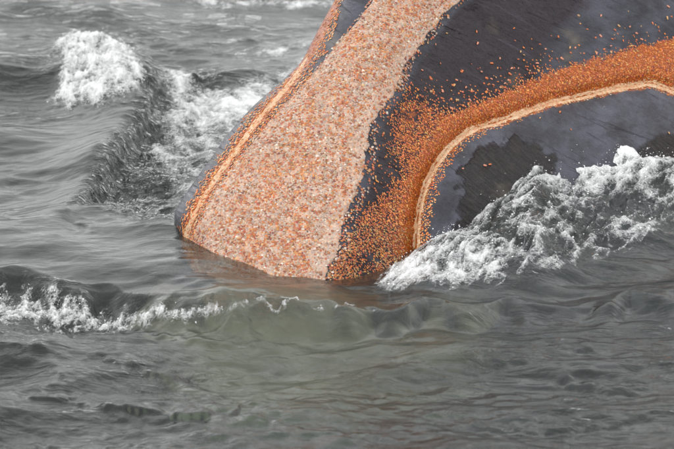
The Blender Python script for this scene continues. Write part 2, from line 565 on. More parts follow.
# close the body of water underneath
b0 = len(V)
bottom = np.array([[ax[0], ay[0], -9], [ax[-1], ay[0], -9], [ax[-1], ay[-1], -9], [ax[0], ay[-1], -9]])
idx = np.arange(nr * nc).reshape(nr, nc)
water_me = bpy.data.meshes.new("water")
V2 = np.concatenate([V, bottom])
extra = [[b0 + 3, b0 + 2, b0 + 1, b0]]
def skirt(edge, p, q):
    tri = [[edge[i], p, edge[i + 1]] for i in range(len(edge) - 1)]
    tri.append([p, q, edge[-1]])
    return tri
ex = skirt(list(idx[0]), b0, b0 + 1) + skirt(list(idx[:, -1]), b0 + 1, b0 + 2) + \
     skirt(list(idx[-1][::-1]), b0 + 2, b0 + 3) + skirt(list(idx[:, 0][::-1]), b0 + 3, b0)
quads = np.concatenate([F, np.array(extra)])
tris = np.array(ex)
loops = np.concatenate([quads.ravel(), tris.ravel()]).astype(np.int32)
starts = np.concatenate([np.arange(len(quads)) * 4, len(quads) * 4 + np.arange(len(tris)) * 3]).astype(np.int32)
water_me.vertices.add(len(V2))
water_me.vertices.foreach_set("co", V2.astype(np.float32).ravel())
water_me.loops.add(len(loops))
water_me.loops.foreach_set("vertex_index", loops)
water_me.polygons.add(len(starts))
water_me.polygons.foreach_set("loop_start", starts)
water_me.polygons.foreach_set("use_smooth", np.concatenate([np.ones(len(F), bool), np.zeros(1 + len(tris), bool)]))
water_me.update(calc_edges=True)
water_me.validate()
q = to_plan(np.clip(GX, -4, 4), np.clip(GY, -4, 4))
add_attr(water_me, "calm", np.concatenate([calm_field(*q).ravel(), np.ones(4)]))
link("water", water_me, water_material(), kind="structure", label="grey choppy sea water under an overcast sky")
bed = mesh_from("seabed", np.array([[-3200, -3200, -10], [3200, -3200, -10], [3200, 3200, -10], [-3200, 3200, -10]]), np.array([[0, 1, 2, 3]]))  # unseen opaque bed, added so no sky shows through the water from below
link("seabed", bed, plain_material("seabed_dark", (0.05, 0.05, 0.045, 1)), kind="structure", label="unseen dark bed added far below the sea water to block the sky")

# ------------------------------------------------------------------ whale surface
SIL = curve_x([(520, -560), (335, 0), (328, 12), (318, 30), (309, 48), (301, 63), (284, 79), (252, 107), (225, 137), (217, 150), (200, 173),
               (182, 199), (174, 212), (174, 220), (178, 234), (181, 247), (176, 290), (164, 340), (150, 400), (160, 480), (215, 560), (300, 620)])
RIGHT = curve_x([(1250, -560), (1080, -100), (1020, 60), (960, 200), (900, 320), (840, 420), (700, 520), (560, 580), (420, 620)])
BAND_L = curve_x([(560, -420), (372, 0), (353, 25), (336, 45), (319, 65), (301, 86), (277, 110), (256, 136), (231, 166), (207, 200), (187, 240), (192, 262), (205, 300), (240, 345), (280, 480), (300, 570)])
BAND_R = curve_x([(640, -420), (462, 0), (449, 9), (426, 40), (407, 63), (398, 90), (377, 117), (370, 133), (368, 150), (364, 180), (353, 203), (345, 223), (338, 256), (327, 274), (324, 300), (330, 345), (340, 400), (340, 570)])
RIDGE_R = [(415, 300), (414, 275), (416, 250), (417, 228), (420, 205), (426, 183), (437, 163), (449, 147), (470, 130), (500, 121), (527, 111), (550, 103),
           (583, 96), (617, 88), (650, 83), (674, 91), (705, 110), (760, 160), (800, 230)]
RIDGE_L = [(340, -12), (330, 14), (321, 34), (308, 56), (296, 76), (276, 100), (256, 122), (238, 148), (218, 175), (199, 205), (187, 230), (186, 250), (200, 295)]
LIP = RIDGE_R + [(800, 440), (415, 440)]
T_W = -0.1434
PY_BEND = -12.0

def whale_depth(px, py):
    t = (224.5 - py) * K
    X = (px - 337) * K
    d = -0.651 + 0.75 * (t - T_W)
    q = (px - 345) * K
    d = d + 0.72 * np.where(q > 0, np.sqrt(q * q + 0.01) - 0.1, 0)
    # crown of the rostrum between the two band edges
    bl, br = BAND_L(py), BAND_R(py)
    c = (px - 0.5 * (bl + br)) / (0.5 * (br - bl))
    d = d - 0.030 * np.exp(-(c * c) * 0.9)
    # right of the band the rostrum side drops into the crease
    over = np.clip((px - br) * K, 0, 0.25)
    rl, _ = seg_dist(px, py, RIDGE_R)
    lipm = inside(px, py, LIP)
    d = d + 0.035 * sstep(0.0, 0.14, over) * (~lipm)
    d = d + 0.040 * np.exp(-(rl / 9.0) ** 2) * (~lipm)
    # the lip swells towards the boat
    d = d + np.where(lipm, 0.040 - 0.17 * np.sqrt(np.clip(rl / 85.0, 0, 1)), 0)
    # left crease
    ll, _ = seg_dist(px, py, RIDGE_L)
    d = d + 0.010 * np.exp(-(ll / 5.0) ** 2)
    # rounded edges all round
    a = np.maximum((px - SIL(py)) * K, 0)
    Rl = 0.17
    g = np.clip(1 - a / Rl, 0, 1)
    d = d + 0.23 * (1 - np.sqrt(np.maximum(1 - g * g, 0)))
    b = np.maximum((RIGHT(py) - px) * K, 0)
    g = np.clip(1 - b / 0.4, 0, 1)
    d = d + 0.35 * (1 - np.sqrt(np.maximum(1 - g * g, 0)))
    g = np.clip(1 - np.maximum(620 - py, 0) * K / 0.16, 0, 1)
    d = d + 0.2 * (1 - np.sqrt(np.maximum(1 - g * g, 0)))
    d = d + 0.012 * fbm(px / 60, py / 60, 3, 71) + 0.0022 * fbm(px / 9, py / 9, 3, 72)
    return d

def whale_thick(px, py):
    a = np.clip(np.minimum((px - SIL(py)) * K, (RIGHT(py) - px) * K) / 0.55, 0, 1)
    b = np.clip((620 - py) * K / 0.45, 0, 1)
    return 0.9 * (1 - 0.8 * sstep(-12, -160, py)) * np.sqrt(np.maximum(1 - (1 - a) ** 2, 0)) * np.sqrt(np.maximum(1 - (1 - b) ** 2, 0))

def whale_point(px, py, raise_=0.0, back=False):
    """surface point; rows above PY_BEND roll over backwards and down into the sea"""
    px, py = np.asarray(px, float), np.asarray(py, float)
    pyc = np.maximum(py, PY_BEND)
    d = whale_depth(px, pyc) - raise_
    if back:
        d = d + whale_thick(px, py)
    t = (224.5 - pyc) * K
    L = np.maximum(PY_BEND - py, 0) * K
    R = 0.45
    a0 = math.atan2(0.75, 1.0)
    ang = L / R
    # every column rolls over its own arc in the (t, d) plane, starting along the slope
    tb = (224.5 - PY_BEND) * K + R * (np.sin(a0 + ang) - math.sin(a0))
    db = d + R * (math.cos(a0) - np.cos(a0 + ang))
    bent = L > 0
    t = np.where(bent, tb, t)
    d = np.where(bent, db, d)
    f = (DIST + d) / DIST
    x = (px - 337) * K * f
    y = t * f * SN + d * CS
    z = t * f * CS - d * SN
    return np.stack([x, y, z], -1)

def whale_frame(px, py, raise_=0.0):
    e = 1.0
    p = whale_point(px, py, raise_)
    tx = whale_point(px + e, py, raise_) - whale_point(px - e, py, raise_)
    ty = whale_point(px, py - e, raise_) - whale_point(px, py + e, raise_)
    n = np.cross(tx, ty)
    n /= np.linalg.norm(n, axis=-1, keepdims=True)
    tx /= np.linalg.norm(tx, axis=-1, keepdims=True)
    b = np.cross(n, tx)
    return p, tx, b, n

rows = np.concatenate([np.linspace(-560, -20, 46), np.arange(-12, 300, 1.5), np.linspace(302, 620, 90)])
cc = np.concatenate([np.linspace(0, 1, 22)[:-1] ** 2 * 0.045, np.linspace(0.045, 0.70, 300), np.linspace(0.705, 0.95, 26), 0.95 + 0.05 * (1 - (1 - np.linspace(0, 1, 14)[1:]) ** 2)])
PY, CC = np.meshgrid(rows, cc, indexing='ij')
PX = SIL(PY) + (RIGHT(PY) - SIL(PY)) * CC
front = whale_point(PX, PY)
backv = whale_point(PX[::1, ::1], PY, back=True)
nr, nc = PX.shape
Vf = front.reshape(-1, 3)
Vb = backv.reshape(-1, 3)
Ff = grid_faces(nr, nc)[:, ::-1]
iF = np.arange(nr * nc).reshape(nr, nc)
iB = iF + nr * nc
iB[:, 0], iB[:, -1], iB[-1] = iF[:, 0], iF[:, -1], iF[-1]
Fb = np.stack([iB[:-1, :-1], iB[:-1, 1:], iB[1:, 1:], iB[1:, :-1]], -1).reshape(-1, 4)
cap = np.stack([iF[0, :-1], iF[0, 1:], iB[0, 1:], iB[0, :-1]], -1)
whale_me = mesh_from("whale", np.concatenate([Vf, Vb]), np.concatenate([Ff, Fb, cap[1:-1]]))
UVv = np.stack([PX * K, (224.5 - PY) * K, 0 * PX], -1).reshape(-1, 3)
nv = len(whale_me.vertices)
lipm = inside(PX, PY, LIP)
dark = sstep(640, 520, PX + 0.6 * PY) * sstep(-5, 25, PX - BAND_R(PY)) * (~lipm)
dark = np.maximum(dark, 0.25 * (~lipm))
MAT_R = [(810, 128), (770, 70), (720, 38), (674, 38), (640, 45), (600, 58), (560, 69), (530, 81), (505, 93), (480, 103), (460, 112), (440, 108), (425, 98), (404, 93),
         (393, 115), (392, 150), (404, 172), (386, 192), (372, 207), (356, 232), (342, 250), (332, 268), (340, 310), (418, 310),
         (416, 250), (420, 205), (437, 163), (449, 147), (470, 130), (527, 111), (583, 96), (650, 83), (674, 91), (705, 110), (760, 138)]
ROUGH = [(462, 172), (478, 155), (505, 146), (522, 140), (550, 160), (550, 250), (455, 250), (462, 215), (468, 190)]
ROUGH2 = [(640, 150), (660, 136), (720, 140), (720, 190), (640, 190)]
rough = np.maximum(sstep(-16, 12, sdf(PX, PY, ROUGH) + 14 * fbm(PX / 16 + PY / 40, PY / 14, 4, 75)), sstep(-10, 8, sdf(PX, PY, ROUGH2)))
add_vec(whale_me, "suv", np.concatenate([UVv, UVv]))
add_attr(whale_me, "dark", np.concatenate([dark.ravel(), dark.ravel()]))
matm = sstep(-8, 10, sdf(PX, PY, MAT_R) + 6 * fbm(PX / 12, PY / 12, 3, 103)) * (1 - np.exp(-(((PX - 366) / 20) ** 2 + ((PY - 262) / 22) ** 2)) * 0.7)
matm = matm * (0.45 + 0.55 * sstep(425, 470, PX + 0.25 * (PY - 150))) + 0.35 * np.exp(-(seg_dist(PX, PY, RIDGE_R)[0] / 16.0) ** 2) * (~lipm)
matm = np.maximum(matm, 0.9 * np.exp(-(seg_dist(PX, PY, RIDGE_L)[0] / 6.0) ** 2))
matm = np.maximum(matm, 0.9 * np.exp(-(seg_dist(PX, PY, RIDGE_R)[0] / 6.0) ** 2))
add_attr(whale_me, "mat", np.concatenate([matm.ravel(), matm.ravel()]))
pale = np.exp(-(((PX - 280) / 210) ** 4 + ((PY - 430) / 130) ** 4)) * sstep(285, 330, PY) + 0.75 * fbm(PX / 60, PY / 45, 4, 77)
add_attr(whale_me, "pale", np.concatenate([pale.ravel(), pale.ravel()]))
add_attr(whale_me, "rough", np.concatenate([rough.ravel(), rough.ravel()]))
whale = link("whale", whale_me, skin_material(), label="dark grey whale head rising from the sea, crusted with orange lice", category="whale")

# pale callosity down the middle of the rostrum
rows = np.concatenate([np.linspace(-400, -14, 30), np.arange(-12, 330, 2.0)])
cc = np.concatenate([[0, .008, .02], np.linspace(.035, .965, 90), [.98, .992, 1]])
PY, CC = np.meshgrid(rows, cc, indexing='ij')
wob = 3.0 * fbm(PY / 14, PY * 0 + 2.0, 3, 81) 
wob2 = 6.0 * fbm(PY / 10, PY * 0 + 7.0, 3, 82) 
L_, R_ = BAND_L(PY) + wob, BAND_R(PY) + wob2
PX = L_ + (R_ - L_) * CC
edge = sstep(0, 0.03, np.minimum(CC, 1 - CC))
rz = -0.004 + edge * (0.0085 + 0.0045 * fbm(PX / 7, PY / 7, 3, 83))
me = mesh_from("callosity", whale_point(PX, PY, rz).reshape(-1, 3), grid_faces(*PX.shape)[:, ::-1])
add_vec(me, "suv", np.stack([PX * K, (224.5 - PY) * K, 0 * PX], -1).reshape(-1, 3))
link("callosity", me, callus_material("callosity_crust", rgb(140, 122, 110), rgb(160, 145, 134), rgb(118, 88, 68)), whale,
     label="broad pale callosity running down the rostrum")

def ridge(pts, half, height, name, label, seed):
    p = np.array(pts, float)
    seg = np.r_[0, np.cumsum(np.hypot(*np.diff(p, axis=0).T))]
    s = np.arange(0, seg[-1], 2.0)
    x, y = np.interp(s, seg, p[:, 0]), np.interp(s, seg, p[:, 1])
    for _ in range(6):
        x[1:-1] = (x[:-2] + 2 * x[1:-1] + x[2:]) / 4
        y[1:-1] = (y[:-2] + 2 * y[1:-1] + y[2:]) / 4
    tx, ty = np.gradient(x), np.gradient(y)
    ln = np.hypot(tx, ty)
    nx, ny = -ty / ln, tx / ln
    w = np.linspace(-1, 1, 13)
    hw = half * (1 + 0.7 * fbm(s / 13, s * 0 + 1.0, 3, seed))
    PX = x[:, None] + nx[:, None] * w * hw[:, None]
    PY = y[:, None] + ny[:, None] * w * hw[:, None]
    hw = hw * np.minimum(1, (np.minimum(s, seg[-1] - s) + 1) / 30.0) ** 0.6
    PX = x[:, None] + nx[:, None] * w * hw[:, None]
    PY = y[:, None] + ny[:, None] * w * hw[:, None]
    rz = -0.005 + (height + 0.005) * np.sqrt(np.maximum(1 - w * w, 0)) + 0.003 * fbm(PX / 5, PY / 5, 3, seed + 1)
    me = mesh_from(name, whale_point(PX, PY, rz).reshape(-1, 3), grid_faces(*PX.shape))
    add_vec(me, "suv", np.stack([PX * K, (224.5 - PY) * K, 0 * PX], -1).reshape(-1, 3))
    return link(name, me, RIDGE_MAT, whale, label=label)

RIDGE_MAT = callus_material("lip_edge_crust", rgb(168, 136, 100), rgb(180, 158, 128), rgb(150, 92, 46), 0.45)
ridge(RIDGE_R, 3.8, 0.0055, "lip_edge", "cream crusted edge of the arching lower lip", 90)
ridge(RIDGE_L[3:], 3.0, 0.004, "lip_edge", "cream crusted lip edge beside the narrow grey strip", 95)

# ------------------------------------------------------------------ whale lice
def louse_template():
    """flattened, waisted, segmented body with six splayed legs; 1 unit long"""
    prof = [(-.5, .06, .02), (-.3, .22, .10), (-.06, .27, .14), (.12, .28, .14), (.34, .18, .09), (.5, .05, .02)]
    v, f = [], []
    for x, w, h in prof:
        for a in (0, 60, 120, 180):
            v.append((x, w * math.cos(math.radians(a)), h * math.sin(math.radians(a))))
    for i in range(len(prof) - 1):
        for j in range(3):
            a = i * 4 + j
            f += [(a, a + 4, a + 5), (a, a + 5, a + 1)]
    for x in (-.2, .08, .26):
        for s in (-1, 1):
            b = len(v)
            v += [(x - .05, s * .18, .08), (x + .05, s * .18, .08), (x + .10, s * .46, .02)]
            f.append((b, b + 1, b + 2) if s > 0 else (b + 1, b, b + 2))
    return np.array(v), np.array(f)
LV, LF = louse_template()

def lice_mesh(name, px, py, length, cols, rise=0.0, align=None, squash=1.0):
    p, tx, b, n = whale_frame(px, py, rise)
    m = len(px)
    ang = rng.uniform(0, 2 * math.pi, m) if align is None else align + rng.normal(0, 0.7, m)
    tilt = rng.normal(0, 0.22, (m, 3))
    n = n + tilt * 0.5
    n /= np.linalg.norm(n, axis=-1, keepdims=True)
    u = tx * np.cos(ang)[:, None] + b * np.sin(ang)[:, None]
    u -= n * np.sum(u * n, -1, keepdims=True)
    u /= np.linalg.norm(u, axis=-1, keepdims=True)
    w = np.cross(n, u)
    wid = rng.uniform(0.85, 1.35, m) * squash
    vv = (p[:, None] + length[:, None, None] * (LV[None, :, 0:1] * u[:, None] + LV[None, :, 1:2] * (w * wid[:, None])[:, None]
          + LV[None, :, 2:3] * n[:, None]))
    ff = (LF[None] + (np.arange(m) * len(LV))[:, None, None]).reshape(-1, 3)
    me = mesh_from(name, vv.reshape(-1, 3), ff)
    add_col(me, "tint", np.repeat(cols, len(LV), axis=0))
    return me

def palette(m, entries, gain=0.66):
    w = np.array([e[0] for e in entries], float)
    c = np.array([rgb(*e[1])[:3] for e in entries])
    k = rng.choice(len(entries), m, p=w / w.sum())
    return np.clip(gain * c[k] * rng.normal(1, 0.15, (m, 1)) + rng.normal(0, 0.012, (m, 3)), 0.01, 0.95)

def jitter(x0, x1, y0, y1, step):
    gx, gy = np.meshgrid(np.arange(x0, x1, step), np.arange(y0, y1, step * 0.9))
    gx = gx + (np.arange(gx.shape[0]) % 2)[:, None] * step / 2
    gx = gx + rng.normal(0, step * 0.3, gx.shape)
    gy = gy + rng.normal(0, step * 0.3, gy.shape)
    return gx.ravel(), gy.ravel()

LOUSE = louse_material()
PALE = [(14, (216, 202, 186)), (32, (188, 164, 146)), (22, (184, 144, 114)), (16, (188, 120, 72)), (14, (176, 94, 46)), (10, (126, 70, 40))]
ORANGE = [(34, (208, 118, 36)), (30, (198, 100, 28)), (12, (214, 142, 66)), (16, (170, 78, 26)), (5, (196, 156, 92)), (8, (116, 54, 26))]
CREAM = [(40, (224, 196, 160)), (30, (214, 164, 110)), (30, (204, 128, 62))]

# on the callosity
x, y = jitter(150, 490, -22, 292, 1.8)
m = min
bl, br = BAND_L(y), BAND_R(y)
c = (x - bl) / (br - bl)
keep = (c > -0.02) & (c < 1.07)
den = 1.08 - 0.75 * sstep(0.74, 0.96, c) - 0.45 * sstep(0.12, 0.0, c) + 0.7 * fbm(x / 22, y / 22, 4, 101)
keep &= rng.uniform(0, 1, len(x)) < den
x, y = x[keep], y[keep]
red = fbm(x / 26, y / 26, 3, 102) + 0.25 * (0.5 - np.abs((x - BAND_L(y)) / (BAND_R(y) - BAND_L(y)) - 0.45))
cols = palette(len(x), PALE)
sel = rng.uniform(0, 1, len(x)) < np.clip(0.26 + 1.5 * red, 0, 0.8)
cols[sel] = palette(sel.sum(), [(30, (206, 134, 76)), (30, (194, 106, 48)), (20, (166, 80, 36)), (14, (220, 170, 120))])
me = lice_mesh("whale_lice", x, y, 0.0056 + 0.0060 * rng.uniform(0, 1, len(x)) ** 1.9, cols, rise=0.0046, squash=1.2)
link("whale_lice", me, LOUSE, kind="stuff", label="pale pink and rust whale lice carpeting the broad pale callosity", category="whale lice")

# orange mat between the rostrum and the lower lip
x, y = jitter(325, 700, -10, 300, 1.7)
s = sdf(x, y, MAT_R)
patch = np.exp(-(((x - 366) / 20) ** 2 + ((y - 262) / 22) ** 2)) * 0.75 + np.exp(-(((x - 412) / 26) ** 2 + ((y - 112) / 16) ** 2)) * 0.6 \
    + np.exp(-(((x - 392) / 12) ** 2 + ((y - 205) / 16) ** 2)) * 0.35
den = (sstep(-7, 9, s + 7 * fbm(x / 12, y / 12, 3, 103)) + 0.30 * np.exp(np.minimum(s, 0) / 11.0) * (x < 560) + 0.10 * np.exp(np.minimum(s, 0) / 9.0)) * (1.0 - patch + np.where(x < 455, 0.85, 0.3) * fbm(x / 11, y / 11, 4, 104, 0.6) + 0.10 * (x < 440) * (y > 190))
keep = rng.uniform(0, 1, len(x)) < den
keep &= (x > BAND_R(y) - 3 + 8 * rng.uniform(-1, 0.6, len(x))) & ~(inside(x, y, LIP) & (s < -3))
x, y = x[keep], y[keep]
cols = palette(len(x), ORANGE, 0.74)
lo = y > 225
cols[lo] = palette(lo.sum(), ORANGE + [(30, (190, 150, 96)), (14, (170, 120, 70))], 0.64)
me = lice_mesh("whale_lice", x, y, 0.0048 + 0.0050 * rng.uniform(0, 1, len(x)) ** 1.6, cols, rise=0.001)
link("whale_lice", me, LOUSE, kind="stuff", label="dense orange whale lice packed along the crease above the arching lip", category="whale lice")

# fringe on the lip side of the cream edge
x, y = jitter(400, 730, 70, 305, 1.9)
d, al = seg_dist(x, y, RIDGE_R)
inl = inside(x, y, LIP)
wid = np.interp(al, [0, .3, .45, .6, .75, 1], [15, 13, 9, 5, 5, 6]) * (1 + 0.5 * fbm(x / 9, y / 9, 3, 107))
keep = (inl & (d < wid) & (d > 2)) | ((d < 5) & (rng.uniform(0, 1, len(x)) < np.interp(al, [0, .3, .45, 1], [.12, .15, .5, .6])))
keep &= rng.uniform(0, 1, len(x)) < 0.9
x, y, d = x[keep], y[keep], d[keep]
cols = np.where((d < 5)[:, None], palette(len(x), CREAM), palette(len(x), ORANGE[:3] + CREAM[1:], 0.85))
me = lice_mesh("whale_lice", x, y, rng.uniform(0.0048, 0.0078, len(x)), cols, rise=0.0012 + 0.0035 * (d < 3))
link("whale_lice", me, LOUSE, kind="stuff", label="thin fringe of tan whale lice along the cream lip edge", category="whale lice")

# the other lip crease
x, y = jitter(160, 380, -14, 296, 1.75)
d, al = seg_dist(x, y, RIDGE_L)
w = np.interp(al, [0, .15, .3, .42, .6, .8, 1], [7, 10, 12, 11, 12, 10, 8]) * (1 + 0.7 * fbm(x / 10, y / 10, 3, 108))
keep = (d < w) & (x > SIL(y) + 1.0) & (rng.uniform(0, 1, len(x)) < np.where(d < 3.0, 0.35, 0.97))
x, y, d = x[keep], y[keep], d[keep]
cols = palette(len(x), ORANGE[:4] + [(40, (206, 150, 96)), (20, (216, 178, 134))], 0.85)
me = lice_mesh("whale_lice", x, y, rng.uniform(0.0065, 0.0105, len(x)), cols, rise=0.002 + 0.003 * (d < 3))
link("whale_lice", me, LOUSE, kind="stuff", label="orange whale lice lining the crease beside the narrow grey lip strip", category="whale lice")

# lone lice on bare skin, each one an animal of its own
def lone_mesh(name):
    prof = [(-.5, .04, .03), (-.44, .12, .10), (-.30, .20, .17), (-.16, .17, .14), (-.05, .26, .22), (.08, .21, .17), (.20, .27, .22), (.34, .19, .15), (.45, .11, .09), (.5, .03, .03)]
    v, f = [], []
    N = 8
    for x, w, h in prof:
        for a in range(N):
            t = 2 * math.pi * a / N
            v.append((x, w * math.cos(t), max(h * math.sin(t), -.03) + .03))
    for i in range(len(prof) - 1):
        for j in range(N):
            a, b = i * N + j, i * N + (j + 1) % N
            f += [(a, a + N, b + N), (a, b + N, b)]
    for x in (-.30, -.1, .12, .28):
        for s in (-1, 1):
            b = len(v)
            v += [(x - .025, s * .15, .08), (x + .025, s * .15, .08), (x + .01, s * .32, .10), (x + .08, s * .40, .0)]
            f += [(b, b + 1, b + 2), (b + 1, b + 3, b + 2), (b, b + 2, b + 1), (b + 1, b + 2, b + 3)]
    return mesh_from(name, np.array(v), np.array(f))

LONE_MATS = [lone_louse_material("louse_orange", rgb(208, 122, 66), rgb(160, 74, 36)),
             lone_louse_material("louse_pink", rgb(206, 150, 126), rgb(176, 98, 66)),
             lone_louse_material("louse_tan", rgb(204, 164, 116), rgb(150, 106, 62))]
lone_me = []
for m_ in LONE_MATS:
    q_ = lone_mesh("whale_louse")
    q_.materials.append(m_)
    lone_me.append(q_)
zoom = [(80, 95), (83, 130), (192, 85), (212, 155), (150, 175), (270, 133), (287, 147), (325, 110), (386, 47), (453, 47), (437, 113), (452, 108), (495, 90),
        (507, 78), (540, 80), (487, 117), (483, 138), (412, 88), (360, 143), (376, 143), (402, 160), (336, 176), (665, 50), (652, 54), (655, 20), (608, 70),
        (95, 215), (110, 235), (138, 232), (175, 240), (180, 222), (185, 205), (205, 178), (222, 165), (205, 205), (233, 200), (20, 240), (35, 215), (65, 270),
        (38, 275), (10, 255), (60, 300), (75, 290), (240, 212), (262, 190), (300, 182), (575, 118), (520, 122), (545, 138), (560, 100), (463, 148), (440, 160),
        (130, 255), (152, 262), (165, 250), (98, 282), (112, 268), (40, 318), (22, 300), (5, 325), (15, 350), (48, 262), (125, 190)]
lone = [(450 + a / 3, b / 3) for a, b in zoom]
lone += [(x_ / 4.814 + 400, y_ / 4.814) for x_, y_ in [(225, 160), (172, 214), (85, 250), (107, 338), (150, 380), (262, 410), (205, 438), (345, 440), (440, 380), (300, 343), (60, 285), (28, 330), (12, 370), (40, 365), (55, 398), (150, 440)]]
lone += [(463, 168.5), (490, 164.5), (485, 165.5), (571, 129.5), (669, 133), (383, 36), (348, 30), (334, 48), (327, 52), (540, 118), (502, 126), (560, 112)]
lx, ly = np.array([p_[0] for p_ in lone]), np.array([p_[1] for p_ in lone])
P, TX, TB, TN = whale_frame(lx, ly, 0.0)
from mathutils import Matrix
for i in range(len(lone)):
    o = bpy.data.objects.new("whale_louse", lone_me[[0, 1, 0, 2, 1][i % 5]])
    COL.objects.link(o)
    a = rng.uniform(0, 6.28)
    n = Vector(TN[i]); u = Vector(TX[i]) * math.cos(a) + Vector(TB[i]) * math.sin(a)
    w_ = n.cross(u)
    sc_ = 0.0078 + 0.0068 * rng.uniform() ** 1.6
    Mx = Matrix(((u.x, w_.x, n.x), (u.y, w_.y, n.y), (u.z, w_.z, n.z))).to_4x4()
    o.matrix_world = Matrix.Translation(Vector(P[i])) @ Mx @ Matrix.Scale(sc_, 4)
    tone = ["orange", "pink", "orange", "tan", "pink"][i % 5]
    where = ("on the grey lip below the cream edge" if inside(lx[i:i + 1], ly[i:i + 1], LIP)[0] else
             "on the narrow grey strip beside the callosity" if lx[i] < BAND_L(ly[i]) + 3 else
             "on dark skin close beside the callosity" if lx[i] < BAND_R(ly[i]) + 26 else
             "on bare dark skin high above the orange mat" if ly[i] < 30 else
             "on dark skin just above the orange mat")
    o["label"] = "single " + tone + " whale louse " + where
    o["category"] = "whale louse"
    o["group"] = tone + " lone lice " + where

# ------------------------------------------------------------------ foam
FOAM = foam_material()
DROP = droplet_material()

def foam_sheet(name, x0, x1, y0, y1, field, rise, label, stepx=0.0026, bubble=0.006, stepy=0.0052, seed=0):
    """field(qx, qy) -> foam amount; sheet dips under the water where it is below zero"""
    (xa, ya), (xb, yb) = from_plan(x0, y1), from_plan(x1, y0)
    xs = np.arange(min(xa, from_plan(x0, y0)[0]), max(xb, from_plan(x1, y1)[0]), stepx)
    ys = np.arange(ya, yb, stepy)
    X, Y = np.meshgrid(xs, ys)
    qx, qy = to_plan(X, Y)
    m_ = field(qx, qy, X, Y)
    Z = water_height(X, Y)
    bub = (0.55 - worley(X * 45, Y * 24, seed + 5)) * 0.7 + (0.55 - worley(X * 110, Y * 60, seed + 6)) * 0.4
    off = np.clip(m_, -0.6, 1.0) * rise + bubble * bub * np.clip(m_ + 0.15, 0, 1) - 0.001
    keepv = m_ > -0.12
    F_ = grid_faces(*X.shape)
    kf = keepv.ravel()[F_].any(1)
    F_ = F_[kf]
    used = np.unique(F_)
    rem = np.full(X.size, -1)
    rem[used] = np.arange(len(used))
    V_ = np.stack([X, Y, Z + off], -1).reshape(-1, 3)[used]
    me_ = mesh_from(name, V_, rem[F_])
    add_attr(me_, "froth", np.clip(m_, 0, 1).ravel()[used])
    return link(name, me_, FOAM, kind="stuff", label=label, category="foam")

BRK = [(x, y + .05 * UPX) for x, y in [(62, 17), (75, 9), (84, 20), (100, 27), (125, 31), (138, 38), (140, 52), (149, 72), (146, 86), (135, 93), (120, 100), (100, 102),
                                      (75, 98), (56, 92), (44, 83), (57, 70), (60, 55), (52, 44), (55, 30)]]
def f_breaker(qx, qy, X, Y):
    s = sdf(qx, qy, BRK)
    return np.clip(s / 13.0, -1.3, 0.72) + 0.90 * fbm(qx / 15, qy / 8, 5, 201, 0.66) + 0.22 * fbm(qx / 5, qy / 3.5, 3, 202) - 0.05
foam_sheet("foam", 25, 190, 10, 150, f_breaker, 0.020, "dense white foam clump tumbling on the breaking wave", bubble=0.013, seed=1)

SIDE = lift([(166, 66, 0), (182, 66, 0), (196, 84, 0), (232, 90, 0), (275, 76, 0), (300, 68, 0), (310, 60, 0), (320, 80, 0), (240, 150, 0), (205, 180, 0), (190, 195, 0), (168, 172, 0), (150, 150, 0), (165, 120, 0), (172, 95, 0)])
def f_side(qx, qy, X, Y):
    s = sdf(qx, qy, SIDE)
    base = np.clip((s + 4) / 22.0, -1.2, 0.34) + 0.55 * np.exp(-((qx - 240) / 50) ** 2 - ((qy - 107) / 17) ** 2) + 0.3 * np.exp(-((qx - 176) / 14) ** 2 - ((qy - 80) / 16) ** 2)
    return base + 0.85 * fbm((qx + qy * .8) / 26, (qy - qx * .35) / 9, 5, 211, 0.64)
foam_sheet("foam", 135, 330, 45, 215, f_side, 0.012, "white foam streaming along the grey lip strip of the whale", bubble=0.008, seed=2)

def f_top(qx, qy, X, Y):
    m_ = -0.42 + 0.9 * np.exp(-((qy - 2) / 5.0) ** 2) * sstep(170, 200, qx) + 0.45 * np.exp(-((qy - 45) / 16) ** 2) * sstep(150, 215, qx) \
        + 0.55 * np.exp(-(((qx - 280) / 22) ** 2 + ((qy - 52) / 7) ** 2)) + 0.35 * np.exp(-(((qx - 160) / 25) ** 2 + ((qy - 45) / 10) ** 2))
    return m_ + 0.95 * fbm(qx / 20, qy / 7, 5, 221, 0.6)
foam_sheet("foam", 130, 350, -8, 76, f_top, 0.008, "thin torn foam streaks on the water behind the whale", bubble=0.005, seed=3, stepx=0.003, stepy=0.007)

def f_turb(qx, qy, X, Y):
    s = sdf(qx, qy, TURB)
    return -0.56 + 0.25 * sstep(-5, 20, s) + 1.0 * fbm(qx / 9, qy / 6, 4, 231, 0.6) - sstep(0, -14, s) * 0.6 + 0.3 * sstep(150, 185, qx) * sstep(80, 140, qy)
foam_sheet("foam", 55, 230, 60, 262, f_turb, 0.005, "small flecks of foam on the dark torn wave slope", bubble=0.004, seed=4)

def f_crest(qx, qy, X, Y):
    e = qy - CREST(qx)
    mid = np.interp(qx, [-60, 0, 30, 60, 110, 150, 200, 260, 340], [24, 20, 18, 20, 18, 13, 9, 5, 2]) + 4 * noise(qx / 22, qx * 0, 241)
    w = np.interp(qx, [-60, 0, 60, 110, 150, 200, 260, 330, 365], [19, 19, 18, 13, 9, 6, 3.5, 2.5, 0.5])
    return 0.95 - np.abs(e - mid) / w + 1.05 * fbm(qx / 10, qy / 5, 5, 242, 0.62) - np.interp(qx, [0, 120, 200, 360], [0.30, 0.40, 0.62, 0.75])
foam_sheet("foam", -60, 375, 255, 345, f_crest, 0.014, "white froth strung along the face of the small breaking crest", bubble=0.010, seed=5, stepx=0.0024, stepy=0.0042)

